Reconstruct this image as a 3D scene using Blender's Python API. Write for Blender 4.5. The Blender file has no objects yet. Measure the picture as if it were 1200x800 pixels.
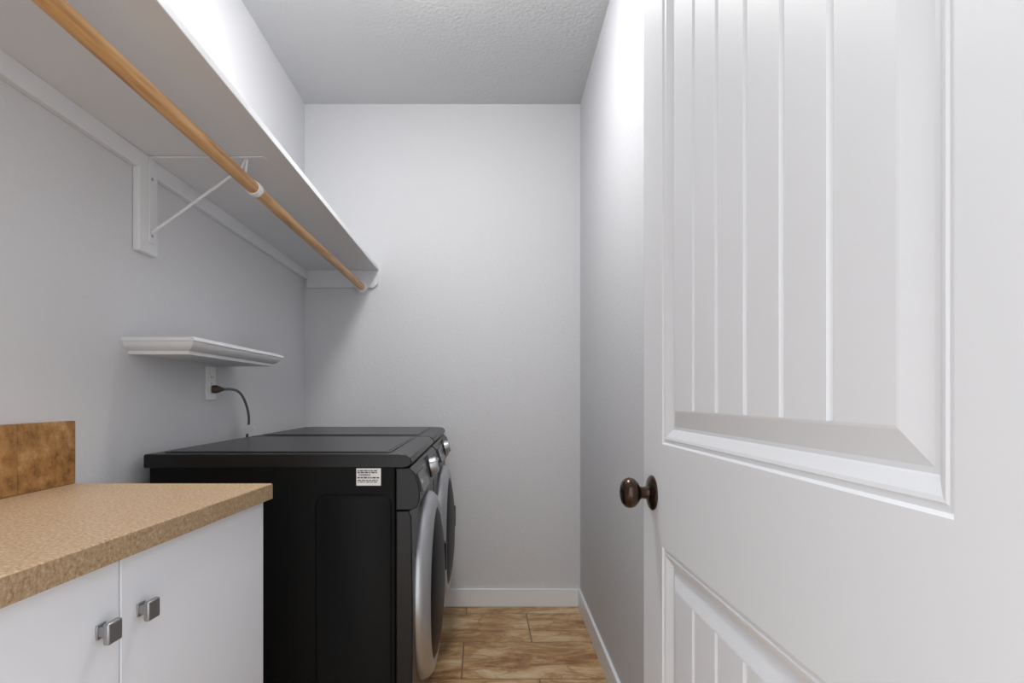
import bpy, bmesh, math
from mathutils import Vector, Matrix
S=bpy.context.scene
S.view_settings.view_transform='Standard'
F=689.0; CZ=1.083; D=3.047; CEIL=2.6; XL=-0.92
def xr(y): return 0.5085-0.0261*(D-y)

# ---------------- materials ----------------
def mat(name,col,rough=0.5,metal=0.0,bump=None,spec=0.5,coat=0.0,emit=None):
    m=bpy.data.materials.new(name); m.use_nodes=True
    nt=m.node_tree; b=nt.nodes['Principled BSDF']
    b.inputs['Base Color'].default_value=(*col,1)
    b.inputs['Roughness'].default_value=rough
    b.inputs['Metallic'].default_value=metal
    b.inputs['Specular IOR Level'].default_value=spec
    b.inputs['Coat Weight'].default_value=coat
    if emit:
        b.inputs['Emission Color'].default_value=(*emit[0],1); b.inputs['Emission Strength'].default_value=emit[1]
    tc=nt.nodes.new('ShaderNodeTexCoord')
    sc,st,dist=bump if bump else (60,0.03,0.001)
    n=nt.nodes.new('ShaderNodeTexNoise'); n.inputs['Scale'].default_value=sc; n.inputs['Detail'].default_value=4
    nt.links.new(tc.outputs['Object'],n.inputs['Vector'])
    bp=nt.nodes.new('ShaderNodeBump'); bp.inputs['Strength'].default_value=st; bp.inputs['Distance'].default_value=dist
    nt.links.new(n.outputs['Fac'],bp.inputs['Height']); nt.links.new(bp.outputs['Normal'],b.inputs['Normal'])
    return m
def ramp(nt,stops):
    r=nt.nodes.new('ShaderNodeValToRGB'); e=r.color_ramp.elements
    e[0].position=stops[0][0]; e[0].color=(*stops[0][1],1); e[1].position=stops[-1][0]; e[1].color=(*stops[-1][1],1)
    for p,c in stops[1:-1]:
        k=e.new(p); k.color=(*c,1)
    return r
M={}
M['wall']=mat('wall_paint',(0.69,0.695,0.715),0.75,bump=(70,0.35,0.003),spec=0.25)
M['wall_shaded']=mat('wall_paint_shaded',(0.60,0.607,0.63),0.8,bump=(70,0.35,0.003),spec=0.15)  # same paint as the other walls, right wall's shade put into the colour
M['ceil']=mat('ceiling_texture',(0.64,0.645,0.655),0.9,bump=(65,0.5,0.009),spec=0.1)
M['trim']=mat('white_trim',(0.84,0.85,0.87),0.45)
M['shelf']=mat('white_shelf_paint',(0.77,0.78,0.80),0.5)
M['door']=mat('door_paint',(0.74,0.755,0.785),0.42,bump=(200,0.05,0.001))
M['cab']=mat('cabinet_paint',(0.74,0.765,0.82),0.4)
M['black']=mat('black_enamel',(0.009,0.009,0.010),0.33,spec=0.35)
M['blackside']=mat('black_side_panel',(0.005,0.005,0.005),0.5,bump=(220,0.15,0.001),spec=0.14)
M['lidinset']=mat('lid_panel',(0.012,0.012,0.013),0.3,spec=0.3)
M['glass']=mat('dark_glass',(0.006,0.006,0.008),0.4,spec=0.12)
M['display']=mat('display_glass',(0.02,0.022,0.03),0.2,spec=0.4)
M['chrome']=mat('silver_ring',(0.50,0.51,0.53),0.36,0.8)
M['nickel']=mat('brushed_nickel',(0.36,0.36,0.37),0.3,0.95)
M['bronze']=mat('oil_rubbed_bronze',(0.075,0.048,0.036),0.25,0.9)
M['plastic']=mat('white_plastic',(0.85,0.85,0.85),0.35)
M['dark']=mat('dark_void',(0.01,0.01,0.01),0.7)
M['plug']=mat('plug_brown',(0.07,0.045,0.035),0.5)
M['cord']=mat('cord_grey',(0.16,0.15,0.15),0.5)
M['ink']=mat('label_ink',(0.03,0.03,0.03),0.7)
M['label']=mat('paper_label',(0.85,0.85,0.85),0.6)
M['emit']=mat('lamp_glass',(0.9,0.9,0.9),0.4,emit=((1,0.99,0.98),70.0))
M['grout']=mat('grout',(0.36,0.24,0.13),0.9)
def woodrod():
    m=mat('rod_wood',(0.6,0.35,0.13),0.42); nt=m.node_tree; b=nt.nodes['Principled BSDF']
    tc=nt.nodes.new('ShaderNodeTexCoord'); mp=nt.nodes.new('ShaderNodeMapping'); mp.inputs['Scale'].default_value=(60,3,60)
    n=nt.nodes.new('ShaderNodeTexNoise'); n.inputs['Scale'].default_value=1.5; n.inputs['Detail'].default_value=5
    r=ramp(nt,[(0.3,(0.40,0.19,0.06)),(0.5,(0.62,0.34,0.13)),(0.75,(0.74,0.47,0.22))])
    nt.links.new(tc.outputs['Object'],mp.inputs[0]); nt.links.new(mp.outputs[0],n.inputs['Vector']); nt.links.new(n.outputs['Fac'],r.inputs[0]); nt.links.new(r.outputs[0],b.inputs['Base Color'])
    return m
M['rod']=woodrod()
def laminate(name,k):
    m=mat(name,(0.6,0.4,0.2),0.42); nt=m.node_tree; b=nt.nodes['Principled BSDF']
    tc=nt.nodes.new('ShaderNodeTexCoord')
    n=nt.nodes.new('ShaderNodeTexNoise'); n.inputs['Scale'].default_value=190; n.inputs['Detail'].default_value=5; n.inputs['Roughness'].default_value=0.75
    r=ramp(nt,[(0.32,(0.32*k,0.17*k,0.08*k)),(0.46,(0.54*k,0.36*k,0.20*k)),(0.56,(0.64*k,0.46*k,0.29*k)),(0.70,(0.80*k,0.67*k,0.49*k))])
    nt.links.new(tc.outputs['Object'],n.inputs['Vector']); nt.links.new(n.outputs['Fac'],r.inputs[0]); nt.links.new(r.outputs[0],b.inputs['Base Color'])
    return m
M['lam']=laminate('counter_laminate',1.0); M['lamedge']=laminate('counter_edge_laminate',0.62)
def slate():
    m=mat('backsplash_tile_glaze',(0.45,0.22,0.07),0.45,bump=(30,0.6,0.006)); nt=m.node_tree; b=nt.nodes['Principled BSDF']
    tc=nt.nodes.new('ShaderNodeTexCoord')
    n=nt.nodes.new('ShaderNodeTexNoise'); n.inputs['Scale'].default_value=26; n.inputs['Detail'].default_value=10; n.inputs['Roughness'].default_value=0.75
    r=ramp(nt,[(0.34,(0.16,0.07,0.02)),(0.45,(0.34,0.165,0.05)),(0.55,(0.44,0.23,0.075)),(0.68,(0.60,0.38,0.17))])
    nt.links.new(tc.outputs['Object'],n.inputs['Vector']); nt.links.new(n.outputs['Fac'],r.inputs[0]); nt.links.new(r.outputs[0],b.inputs['Base Color'])
    return m
M['slate']=slate()
def floormat():
    m=mat('floor_stone_tile',(0.6,0.4,0.2),0.4); nt=m.node_tree; b=nt.nodes['Principled BSDF']; L=nt.links
    tc=nt.nodes.new('ShaderNodeTexCoord')
    mp=nt.nodes.new('ShaderNodeMapping'); mp.inputs['Location'].default_value=(0.08+0.0,0.12,0)
    br=nt.nodes.new('ShaderNodeTexBrick'); br.offset=0.5; br.inputs['Scale'].default_value=1
    br.inputs['Brick Width'].default_value=0.60; br.inputs['Row Height'].default_value=0.34; br.inputs['Mortar Size'].default_value=0.003; br.inputs['Mortar Smooth'].default_value=0.2
    br.inputs['Color1'].default_value=(0,0,0,1); br.inputs['Color2'].default_value=(1,1,1,1)
    L.new(tc.outputs['Object'],mp.inputs[0]); L.new(mp.outputs[0],br.inputs['Vector'])
    mulc=nt.nodes.new('ShaderNodeMixRGB'); mulc.blend_type='MULTIPLY'; mulc.inputs[0].default_value=1; mulc.inputs[2].default_value=(7,5,3,1); L.new(br.outputs['Color'],mulc.inputs[1])
    add=nt.nodes.new('ShaderNodeMixRGB'); add.blend_type='ADD'; add.inputs[0].default_value=1
    sc=nt.nodes.new('ShaderNodeMapping'); sc.inputs['Scale'].default_value=(2.4,6.5,1); sc.inputs['Rotation'].default_value=(0,0,0.15)
    L.new(tc.outputs['Object'],sc.inputs[0]); L.new(sc.outputs[0],add.inputs[1]); L.new(mulc.outputs[0],add.inputs[2])
    n=nt.nodes.new('ShaderNodeTexNoise'); n.inputs['Scale'].default_value=1.6; n.inputs['Detail'].default_value=12; n.inputs['Roughness'].default_value=0.74; n.inputs['Distortion'].default_value=0.7
    L.new(add.outputs[0],n.inputs['Vector'])
    r=ramp(nt,[(0.36,(0.20,0.085,0.027)),(0.44,(0.37,0.19,0.07)),(0.51,(0.52,0.32,0.145)),(0.58,(0.64,0.45,0.25)),(0.69,(0.74,0.58,0.38))])
    L.new(n.outputs['Fac'],r.inputs[0])
    n2=nt.nodes.new('ShaderNodeTexNoise'); n2.inputs['Scale'].default_value=1.1; n2.inputs['Detail'].default_value=7; n2.inputs['Distortion'].default_value=0.9
    L.new(add.outputs[0],n2.inputs['Vector'])
    r2=ramp(nt,[(0.470,(0,0,0)),(0.495,(1,1,1)),(0.520,(0,0,0))]); L.new(n2.outputs['Fac'],r2.inputs[0])
    vm=nt.nodes.new('ShaderNodeMath'); vm.operation='MULTIPLY'; vm.inputs[1].default_value=0.65; L.new(r2.outputs[0],vm.inputs[0])
    mv=nt.nodes.new('ShaderNodeMixRGB'); mv.inputs[2].default_value=(0.25,0.12,0.045,1); L.new(vm.outputs[0],mv.inputs[0]); L.new(r.outputs[0],mv.inputs[1])
    mx=nt.nodes.new('ShaderNodeMixRGB'); mx.inputs[2].default_value=(0.15,0.085,0.04,1)
    L.new(br.outputs['Fac'],mx.inputs[0]); L.new(mv.outputs[0],mx.inputs[1]); L.new(mx.outputs[0],b.inputs['Base Color'])
    return m
M['floor']=floormat()

# ---------------- helpers ----------------
def link(o,parent=None):
    S.collection.objects.link(o)
    if parent: o.parent=parent
    return o
def meshobj(name,verts,faces,m,parent=None,bevel=0,seg=3,smooth=False):
    me=bpy.data.meshes.new(name); me.from_pydata([tuple(v) for v in verts],[],faces); me.update()
    bm=bmesh.new(); bm.from_mesh(me); bmesh.ops.recalc_face_normals(bm,faces=bm.faces); bm.to_mesh(me); bm.free()
    me.materials.append(m)
    o=bpy.data.objects.new(name,me); link(o,parent)
    if bevel:
        b=o.modifiers.new('bevel','BEVEL'); b.width=bevel; b.segments=seg; b.limit_method='ANGLE'; b.angle_limit=math.radians(35)
        smooth=True
    if smooth:
        for p in me.polygons: p.use_smooth=True
        try: me.set_sharp_from_angle(angle=math.radians(38))
        except Exception: pass
    return o
def box(name,a,b,m,parent=None,bevel=0,seg=3):
    x0,y0,z0=a; x1,y1,z1=b
    v=[(x0,y0,z0),(x1,y0,z0),(x1,y1,z0),(x0,y1,z0),(x0,y0,z1),(x1,y0,z1),(x1,y1,z1),(x0,y1,z1)]
    f=[(0,3,2,1),(4,5,6,7),(0,1,5,4),(1,2,6,5),(2,3,7,6),(3,0,4,7)]
    return meshobj(name,v,f,m,parent,bevel,seg)
def prism(name,poly,z0,z1,m,parent=None,bevel=0):
    n=len(poly); v=[(x,y,z0) for x,y in poly]+[(x,y,z1) for x,y in poly]
    f=[tuple(range(n))[::-1],tuple(range(n,2*n))]+[(i,(i+1)%n,n+(i+1)%n,n+i) for i in range(n)]
    return meshobj(name,v,f,m,parent,bevel)
def prism_y(name,prof,y0,y1,m,parent=None,bevel=0):  # prof in xz
    n=len(prof); v=[(x,y0,z) for x,z in prof]+[(x,y1,z) for x,z in prof]
    f=[tuple(range(n))[::-1],tuple(range(n,2*n))]+[(i,(i+1)%n,n+(i+1)%n,n+i) for i in range(n)]
    return meshobj(name,v,f,m,parent,bevel)
def lathe(name,prof,origin,axis,m,parent=None,seg=48):
    ax=Vector(axis).normalized(); q=Vector((0,0,1)).rotation_difference(ax)
    v=[];f=[]
    for r,h in prof:
        for i in range(seg):
            a=2*math.pi*i/seg
            v.append(Vector(origin)+q@Vector((max(r,1e-4)*math.cos(a),max(r,1e-4)*math.sin(a),h)))
    for k in range(len(prof)-1):
        for i in range(seg):
            j=(i+1)%seg; f.append((k*seg+i,k*seg+j,(k+1)*seg+j,(k+1)*seg+i))
    f.append(tuple(range(seg))[::-1]); f.append(tuple(range((len(prof)-1)*seg,len(prof)*seg)))
    return meshobj(name,v,f,m,parent,smooth=True)
def tube(name,pts,r,m,parent=None,kind='NURBS'):
    c=bpy.data.curves.new(name,'CURVE'); c.dimensions='3D'; c.bevel_depth=r; c.bevel_resolution=5; c.use_fill_caps=True
    if kind=='NURBS':
        s=c.splines.new('NURBS'); s.points.add(len(pts)-1)
        for p,q in zip(s.points,pts): p.co=(*q,1)
        s.use_endpoint_u=True; s.order_u=3
    else:
        s=c.splines.new('POLY'); s.points.add(len(pts)-1)
        for p,q in zip(s.points,pts): p.co=(*q,1)
    c.materials.append(m)
    tmp=bpy.data.objects.new(name+'_c',c); S.collection.objects.link(tmp)
    dg=bpy.context.evaluated_depsgraph_get(); me=bpy.data.meshes.new_from_object(tmp.evaluated_get(dg))
    bpy.data.objects.remove(tmp)
    for p in me.polygons: p.use_smooth=True
    o=bpy.data.objects.new(name,me); return link(o,parent)
def empty(name,loc=(0,0,0)):
    e=bpy.data.objects.new(name,None); e.empty_display_size=0.1; link(e); return e

# ---------------- room shell ----------------
YF=0.27
box('floor',(-1.6,-1.2,-0.1),(1.2,D+0.1,0),M['floor'])
prism('ceiling',[(-1.02,0.15),(0.62,0.15),(0.62,D+0.1),(-1.02,D+0.1)],CEIL,CEIL+0.1,M['ceil'])
box('wall_left',(-1.02,0.15,0),(XL,D+0.1,CEIL),M['wall'])
box('wall_back',(XL,D,0),(xr(D)+0.1,D+0.1,CEIL),M['wall'])
prism('wall_right',[(xr(0.15),0.15),(0.62,0.15),(0.62,D),(xr(D),D)],0,CEIL,M['wall_shaded'])
vs=[];fs=[]
def addbox(a,b):
    n=len(vs); x0,y0,z0=a;x1,y1,z1=b
    vs.extend([(x0,y0,z0),(x1,y0,z0),(x1,y1,z0),(x0,y1,z0),(x0,y0,z1),(x1,y0,z1),(x1,y1,z1),(x0,y1,z1)])
    for q in [(0,3,2,1),(4,5,6,7),(0,1,5,4),(1,2,6,5),(2,3,7,6),(3,0,4,7)]: fs.append(tuple(n+i for i in q))
addbox((XL,0.15,0),(-0.575,YF,CEIL)); addbox((0.375,0.15,0),(xr(0.15),YF,CEIL)); addbox((-0.575,0.15,2.06),(0.375,YF,CEIL))
meshobj('wall_front',vs,fs,M['wall'])
e=empty('trim_1')
box('jamb_hinge',(0.362,0.145,0),(0.375,YF,2.06),M['trim'],e); box('jamb_latch',(-0.575,0.145,0),(-0.562,YF,2.06),M['trim'],e); box('jamb_head',(-0.562,0.145,2.047),(0.362,YF,2.06),M['trim'],e)
BH=0.092; BT=0.013
box('baseboard_back',(XL+BT,D-BT,0),(xr(D)-BT,D,BH),M['trim'],bevel=0.003)
prism('baseboard_right',[(xr(YF)-BT,YF),(xr(YF),YF),(xr(D),D),(xr(D)-BT,D)],0,BH,M['trim'],bevel=0.003)
box('baseboard_left',(XL,1.33,0),(XL+BT,D,BH),M['trim'],bevel=0.003)

# ---------------- door ----------------
DX=0.33; DT=0.035; DY0=0.29; DY1=1.20; DH=2.03; DZ0=0.012
dr=empty('door_1')
PY0,PY1=0.411,1.078
panels=[(0.997,1.90),(0.23,0.809)]
v=[];f=[]
def quad(a,b,c,d):
    n=len(v); v.extend([a,b,c,d]); f.append((n,n+1,n+2,n+3))
def rectface(y0,y1,z0,z1,x): quad((x,y0,z0),(x,y1,z0),(x,y1,z1),(x,y0,z1))
def buildface(X,sg):
    rectface(DY0,PY0,DZ0,DH,X); rectface(PY1,DY1,DZ0,DH,X)
    rectface(PY0,PY1,DZ0,panels[1][0],X); rectface(PY0,PY1,panels[1][1],panels[0][0],X); rectface(PY0,PY1,panels[0][1],DH,X)
    prof=[(0,0),(0.003,0.0035),(0.008,0.0035),(0.010,0.002),(0.014,0.003),(0.026,0.0105),(0.028,0.012),(0.033,0.012),(0.060,0.004),(0.063,0.0035)]
    for z0,z1 in panels:
        for (d0,e0),(d1,e1) in zip(prof,prof[1:]):
            a=[(X+sg*e0,PY0+d0,z0+d0),(X+sg*e0,PY1-d0,z0+d0),(X+sg*e0,PY1-d0,z1-d0),(X+sg*e0,PY0+d0,z1-d0)]
            b=[(X+sg*e1,PY0+d1,z0+d1),(X+sg*e1,PY1-d1,z0+d1),(X+sg*e1,PY1-d1,z1-d1),(X+sg*e1,PY0+d1,z1-d1)]
            for i in range(4):
                j=(i+1)%4; quad(a[i],a[j],b[j],b[i])
        gw,gd=0.006,0.0055
        x=X+sg*0.0035; gy=[0.564+0.091*k for k in range(5)]; pos=[(PY0+0.063,0)]
        for g in gy: pos+=[(g-gw,0),(g-0.0015,gd),(g+0.0015,gd),(g+gw,0)]
        pos.append((PY1-0.063,0)); zb,zt=z0+0.063,z1-0.063
        for (p,e0),(q,e1) in zip(pos,pos[1:]):
            quad((x+sg*e0,p,zb),(x+sg*e1,q,zb),(x+sg*e1,q,zt),(x+sg*e0,p,zt))
        for g in gy:
            for z in (zb,zt):
                n=len(v); v.extend([(x,g-gw,z),(x+sg*gd,g-0.0015,z),(x+sg*gd,g+0.0015,z),(x,g+gw,z)]); f.append((n,n+1,n+2,n+3))
buildface(DX,1); buildface(DX+DT,-1)
for (a,b) in [((DY0,DZ0),(DY1,DZ0)),((DY1,DZ0),(DY1,DH)),((DY1,DH),(DY0,DH)),((DY0,DH),(DY0,DZ0))]:
    quad((DX,a[0],a[1]),(DX,b[0],b[1]),(DX+DT,b[0],b[1]),(DX+DT,a[0],a[1]))
me=bpy.data.meshes.new('door_leaf'); me.from_pydata(v,[],f); me.update()
bm=bmesh.new(); bm.from_mesh(me); bmesh.ops.remove_doubles(bm,verts=bm.verts,dist=1e-5); bmesh.ops.recalc_face_normals(bm,faces=bm.faces); bm.to_mesh(me); bm.free()
me.materials.append(M['door']); link(bpy.data.objects.new('door_leaf',me),dr)
for sg,X,nm in ((-1,DX,'knob_inside'),(1,DX+DT,'knob_outside')):
    pr=[(0.0335,0),(0.0335,0.003),(0.030,0.006),(0.022,0.008),(0.013,0.010),(0.011,0.020),(0.013,0.026),(0.021,0.030),(0.0275,0.037),(0.0295,0.045),(0.0275,0.053),(0.021,0.059),(0.012,0.062),(0.0,0.063)]
    lathe(nm,pr,(X,1.137,0.898),(sg,0,0),M['bronze'],dr)
box('latch_plate',(DX+0.006,DY1,0.87),(DX+DT-0.006,DY1+0.001,0.925),M['bronze'],dr)
for z in (0.25,1.02,1.8):
    tube('hinge_%d'%int(z*100),[(DX+DT-0.002,YF+0.010,z-0.045),(DX+DT-0.002,YF+0.010,z+0.045)],0.006,M['bronze'],dr,'POLY')

# ---------------- upper wall shelf ----------------
SZ=1.735; SX=-0.535
sh=empty('closet_shelf')
box('shelf_board',(XL,YF,SZ),(SX,D,SZ+0.019),M['shelf'],sh,bevel=0.0015)
box('cleat_side',(XL,YF,SZ-0.046),(XL+0.018,D,SZ),M['shelf'],sh,bevel=0.002)
prism_xz=[(XL+0.018,SZ-0.088),(SX-0.028,SZ-0.088),(SX-0.004,SZ-0.07),(SX-0.004,SZ),(XL+0.018,SZ)]
prism_y('cleat_back',prism_xz,D-0.018,D,M['shelf'],sh)
box('cleat_block',(XL,1.545,SZ-0.265),(XL+0.019,1.635,SZ),M['shelf'],sh,bevel=0.004)
by=1.60
box('bracket_plate',(XL+0.019,by-0.013,SZ-0.235),(XL+0.022,by+0.013,SZ-0.002),M['shelf'],sh,bevel=0.001)
box('bracket_arm',(XL+0.019,by-0.012,SZ-0.005),(SX-0.055,by+0.012,SZ-0.001),M['shelf'],sh,bevel=0.001)
tube('bracket_brace',[(XL+0.022,by,SZ-0.205),(-0.655,by,SZ-0.030),(-0.645,by,SZ-0.006)],0.0042,M['shelf'],sh,'POLY')
RX,RZ,RR=-0.619,1.649,0.0165
tube('bracket_hook',[(-0.64,by,SZ-0.006),(-0.648,by,RZ+0.03),(-0.641,by,RZ-0.006),(RX,by,RZ-0.0215),(-0.597,by,RZ-0.008)],0.004,M['shelf'],sh)
for z in (SZ-0.06,SZ-0.215):
    lathe('screw_%d'%int(z*1000),[(0.004,0),(0.004,0.0015),(0.001,0.002)],(XL+0.022,by,z),(1,0,0),M['nickel'],sh,16)
rod=empty('closet_rod')
tube('rod',[(RX,YF+0.002,RZ),(RX,D-0.019,RZ)],RR,M['rod'],rod,'POLY')
lathe('rod_socket',[(0.030,0),(0.030,0.003),(0.022,0.004),(0.021,0.016),(0.0175,0.017)],(RX,D-0.018,RZ),(0,-1,0),M['plastic'],rod)
lathe('rod_collar',[(0.0168,-0.014),(0.0195,-0.013),(0.0195,0.013),(0.0168,0.014)],(RX,by,RZ),(0,1,0),M['plastic'],rod)

# ---------------- small floating shelf ----------------
def ringstack(name,levels,m,x1,ya,yb):
    v=[];f=[]
    for z,d in levels: v+= [(XL,ya+d,z),(x1-d,ya+d,z),(x1-d,yb-d,z),(XL,yb-d,z)]
    n=len(levels)
    for k in range(n-1):
        for i in range(4):
            j=(i+1)%4; f.append((4*k+i,4*k+j,4*k+4+j,4*k+4+i))
    f.append((0,1,2,3)); f.append(tuple(4*(n-1)+i for i in range(4)))
    return meshobj(name,v,f,m)
lv=[(1.236,0),(1.227,0),(1.2265,0.005),(1.222,0.0055),(1.217,0.008),(1.212,0.012),(1.207,0.018),(1.2035,0.024),(1.203,0.028),(1.194,0.029)]
ringstack('floating_shelf',lv,M['shelf'],-0.733,1.498,2.17)

# ---------------- outlet + cord ----------------
ou=empty('wall_outlet'); oy,oz=1.985,1.129
box('plate',(XL,oy-0.035,oz-0.057),(XL+0.006,oy+0.035,oz+0.057),M['plastic'],ou,bevel=0.003)
for dz in (0.020,-0.020):
    lathe('receptacle_%s'%('upper' if dz>0 else 'lower'),[(0.0165,0),(0.0165,0.002),(0.0155,0.0025)],(XL+0.006,oy,oz+dz),(1,0,0),M['plastic'],ou,32)
for s in (-1,1): box('slot_%d'%(s+1),(XL+0.0085,oy+s*0.006-0.001,oz+0.017),(XL+0.0089,oy+s*0.006+0.001,oz+0.025),M['dark'],ou)
lathe('screw',[(0.003,0),(0.003,0.001)],(XL+0.006,oy,oz),(1,0,0),M['nickel'],ou,12)
co=empty('power_cord')
lathe('plug',[(0.013,0),(0.014,0.012),(0.011,0.022),(0.006,0.032),(0.0045,0.038)],(XL+0.0088,oy,oz-0.020),(1,0.25,0),M['plug'],co,24)
tube('cord',[(XL+0.042,oy+0.009,oz-0.020),(XL+0.055,oy+0.022,oz-0.018),(-0.850,2.06,1.105),(-0.850,2.12,1.06),(-0.862,2.18,1.00),(-0.890,2.222,0.93),(-0.900,2.225,0.80),(-0.900,2.225,0.45)],0.0045,M['cord'],co)
t=box('tag',(-0.018,-0.014,-0.012),(0.030,-0.011,0.018),M['label'],co,bevel=0.0008); t.location=(-0.876,2.19,0.962); t.rotation_euler=(0.3,-0.35,0.2)

# ---------------- counter cabinet ----------------
def cf(y,off=0): return -0.47-0.070*(1.315-y)-off
CX=XL+0.001
CY0,CY1=YF+0.003,1.315; CT=0.890; TH=0.034
cb=empty('base_cabinet')
prism('countertop',[(CX,CY0),(cf(CY0),CY0),(cf(CY1),CY1),(CX,CY1)],CT-TH,CT,M['lam'],cb,bevel=0.0012)
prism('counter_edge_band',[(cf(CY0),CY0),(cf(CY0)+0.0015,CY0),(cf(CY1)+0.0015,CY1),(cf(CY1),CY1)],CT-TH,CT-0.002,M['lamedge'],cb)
prism('cabinet_carcass',[(CX,CY0),(cf(CY0,0.033),CY0),(cf(1.303,0.033),1.303),(CX,1.303)],0.09,CT-TH,M['cab'],cb)
prism('toe_kick',[(CX,CY0),(cf(CY0,0.09),CY0),(cf(1.303,0.09),1.303),(CX,1.303)],0,0.09,M['cab'],cb)
for nm,a,b in (('cabinet_door_far',0.842,1.303),('cabinet_door_near',0.382,0.838)):
    prism(nm,[(cf(a,0.033),a),(cf(a,0.014),a),(cf(b,0.014),b),(cf(b,0.033),b)],0.10,CT-TH-0.004,M['cab'],cb,bevel=0.0015)
ang=math.atan(0.070)
for nm,y in (('knob_far',0.884),('knob_near',0.800)):
    x=cf(y,0.014); z=0.765
    def rb(n,a,b,bev):
        o=box(n,a,b,M['nickel'],cb,bevel=bev); o.location=(x,y,z); o.rotation_euler=(0,0,-ang); return o
    rb(nm+'_base',(0,-0.009,-0.010),(0.003,0.009,0.010),0.001)
    rb(nm+'_stem',(0.002,-0.006,-0.007),(0.016,0.006,0.007),0.001)
    rb(nm+'_head',(0.014,-0.014,-0.0145),(0.023,0.014,0.0145),0.0025)
bs=empty('tile_backsplash')
edges=[1.315,1.150,0.985,0.820,0.655,0.490,0.325,CY0]
box('grout_bed',(XL,CY0,CT),(XL+0.009,1.314,CT+0.137),M['grout'],bs)
for i,(b,a) in enumerate(zip(edges,edges[1:])):
    box('tile_%d'%i,(XL,a+0.0015,CT+0.001),(XL+0.011,b-(0.0015 if i else 0),CT+0.140),M['slate'],bs,bevel=0.0015)

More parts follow.
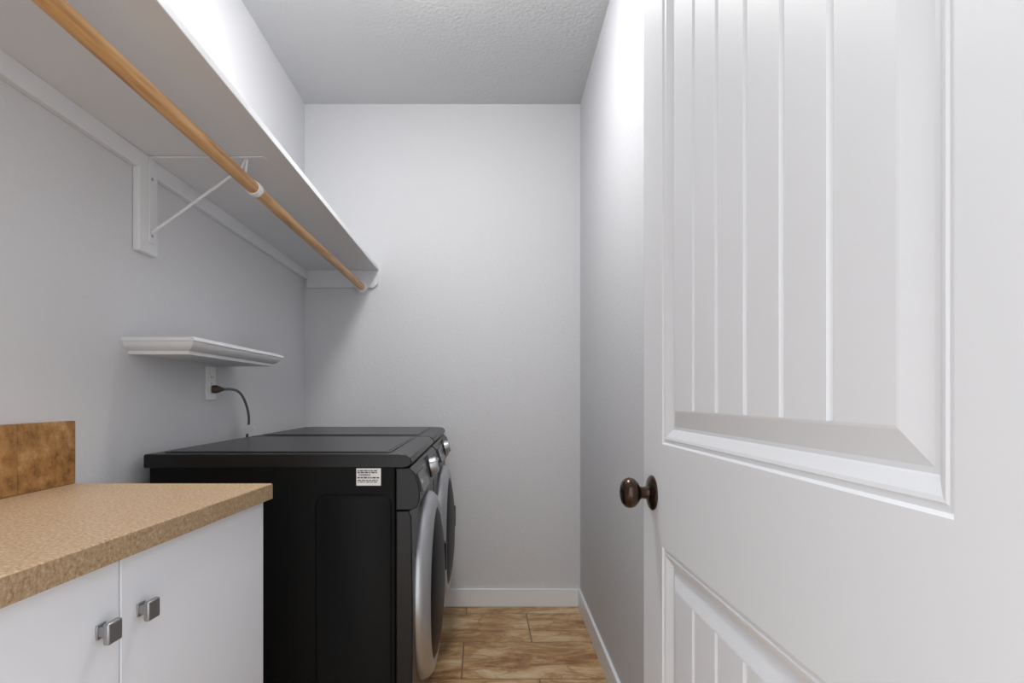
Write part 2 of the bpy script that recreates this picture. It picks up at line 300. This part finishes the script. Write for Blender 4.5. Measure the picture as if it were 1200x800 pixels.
# ---------------- laundry machines ----------------
def rrect(cy,cz,w,h,r,n=6):
    out=[]
    for sx,sy,a0 in ((1,1,0),(-1,1,90),(-1,-1,180),(1,-1,270)):
        for i in range(n+1):
            a=math.radians(a0+90*i/n); out.append((cy+sx*(w/2-r)+r*math.cos(a),cz+sy*(h/2-r)+r*math.sin(a)))
    return out
def machine(name,y0,ring):
    W=0.685; y1=y0+W; yc=y0+W/2; e=empty(name)
    xb,xf=-0.882,-0.225
    box('body',(xb+0.012,y0+0.004,0.035),(xf,y1-0.004,0.905),M['blackside'],e,bevel=0.008)
    for i,(x,y) in enumerate(((-0.82,y0+0.06),(-0.82,y1-0.06),(-0.28,y0+0.06),(-0.28,y1-0.06))):
        lathe('foot_%d'%i,[(0.022,0),(0.022,0.012),(0.012,0.014),(0.012,0.04)],(x,y,0),(0,0,1),M['dark'],e,20)
    for s,yy in ((-1,y0+0.004),(1,y1-0.004)):
        outer=rrect(-0.335,0.40,0.20,0.86,0.03); inner=rrect(-0.335,0.40,0.190,0.850,0.026)
        outer=[(a,max(b,0.06)) for a,b in outer]; inner=[(a,max(b,0.065)) for a,b in inner]
        n=len(outer); vv=[(a,yy,b) for a,b in outer]+[(a,yy+s*0.004,b) for a,b in inner]
        ff=[(i,(i+1)%n,n+(i+1)%n,n+i) for i in range(n)]+[tuple(range(n,2*n))]
        meshobj('side_emboss_%d'%(s+1),vv,ff,M['blackside'],e,smooth=True)
        box('side_rib_%d'%(s+1),(-0.505,min(yy,yy+s*0.003),0.06),(-0.499,max(yy,yy+s*0.003),0.86),M['blackside'],e,bevel=0.001)
    prof=[(xb,0.898),(-0.205,0.898),(-0.190,0.902),(-0.183,0.912),(-0.186,0.924),(-0.198,0.932),(-0.215,0.934),(xb+0.004,0.934),(xb,0.930)]
    prism_y('top_panel',prof,y0,y1,M['black'],e,bevel=0.004)
    box('top_rim',(-0.845,y0+0.035,0.934),(-0.245,y1-0.035,0.9365),M['black'],e,bevel=0.002)
    box('top_inset',(-0.835,y0+0.045,0.9365),(-0.255,y1-0.045,0.9375),M['lidinset'],e)
    prof=[(-0.225,0.898),(-0.190,0.898),(-0.176,0.885),(-0.164,0.850),(-0.162,0.815),(-0.170,0.795),(-0.185,0.788),(-0.225,0.788)]
    prism_y('control_panel',prof,y0+0.002,y1-0.002,M['black'],e,bevel=0.003)
    prof=[(-0.225,0.786),(-0.192,0.786),(-0.184,0.77),(-0.180,0.5),(-0.184,0.12),(-0.192,0.05),(-0.225,0.04)]
    prism_y('front_panel',prof,y0+0.002,y1-0.002,M['black'],e,bevel=0.004)
    pr=[(0.285,0),(0.286,0.008),(0.279,0.024),(0.266,0.036),(0.248,0.042),(0.236,0.041),(0.228,0.034)]
    lathe('door_ring',pr,(-0.184,yc,0.50),(1,0,0),ring,e,72)
    pr=[(0.230,0.028),(0.228,0.038),(0.215,0.044),(0.16,0.054),(0.10,0.060),(0.0,0.063)]
    lathe('door_glass',pr,(-0.184,yc,0.50),(1,0,0),M['glass'],e,64)
    box('door_handle',(-0.145,yc+0.235,0.46),(-0.128,yc+0.272,0.56),M['black'],e,bevel=0.006)
    lathe('dial_ring',[(0.036,0),(0.036,0.006),(0.032,0.008)],(-0.171,yc,0.862),(1,0,0.22),M['black'],e,40)
    lathe('dial',[(0.026,0.004),(0.025,0.026),(0.022,0.030),(0.0,0.031)],(-0.171,yc,0.862),(1,0,0.22),M['chrome'],e,40)
    def plate(n,ya,yb,za,zb,m,t=0.002):
        def fx(z): return -0.162-0.0 if z<0.83 else -0.164-(z-0.85)*0.34
        xa,xc=fx(za),fx(zb)
        prism_y(n,[(xa-0.004,za),(xa+t,za),(xc+t,zb),(xc-0.004,zb)],ya,yb,m,e)
    plate('display',yc+0.06,yc+0.24,0.838,0.878,M['display'])
    plate('drawer_front',y0+0.025,y0+0.20,0.832,0.880,M['display'],0.004)
    plate('brand_mark',y0+0.045,y0+0.075,0.851,0.861,M['chrome'],0.0045)
    for i in range(4): plate('button_%d'%i,yc+0.255+i*0.018,yc+0.266+i*0.018,0.85,0.858,M['chrome'],0.003)
    return e
w=machine('clothes_dryer',1.53,M['chrome'])
machine('washing_machine',2.237,M['chrome'])
yy=1.534
box('sticker',(-0.328,yy-0.0012,0.852),(-0.264,yy,0.897),M['label'],w)
import random; random.seed(3)
k=0
for r,(z,h) in enumerate(((0.8905,0.0028),(0.886,0.0028),(0.8725,0.0035),(0.866,0.0022),(0.8615,0.0022))):
    x=-0.325
    while x<-0.272:
        wd=random.choice([0.004,0.006,0.009])
        box('print_%d'%k,(x,yy-0.0014,z-h/2),(min(x+wd,-0.268),yy-0.0012,z+h/2),M['ink'],w); k+=1
        x+=wd+0.002
x=-0.322
while x<-0.29:
    wd=random.choice([0.0006,0.0012]); box('print_%d'%k,(x,yy-0.0014,0.877),(x+wd,yy-0.0012,0.883),M['ink'],w); k+=1; x+=wd+0.0011

# ---------------- ceiling light ----------------
cl=empty('ceiling_light'); LX,LY=-0.15,1.80
lathe('base',[(0.17,0),(0.17,0.02),(0.16,0.025)],(LX,LY,CEIL),(0,0,-1),M['nickel'],cl)
lathe('dome',[(0.155,0.025),(0.15,0.05),(0.12,0.075),(0.07,0.09),(0.0,0.094)],(LX,LY,CEIL),(0,0,-1),M['emit'],cl)
W=bpy.data.worlds.new('world'); S.world=W; W.use_nodes=True
W.node_tree.nodes['Background'].inputs[0].default_value=(0.97,0.985,1,1); W.node_tree.nodes['Background'].inputs[1].default_value=2.0

# ---------------- camera ----------------
c=bpy.data.cameras.new('camera'); c.sensor_width=36; c.lens=F/1200*36; c.shift_x=35/1200; c.shift_y=65/1200; c.clip_start=0.02
o=bpy.data.objects.new('camera',c); o.location=(0,0,CZ); o.rotation_euler=(math.pi/2,0,0); link(o); S.camera=o
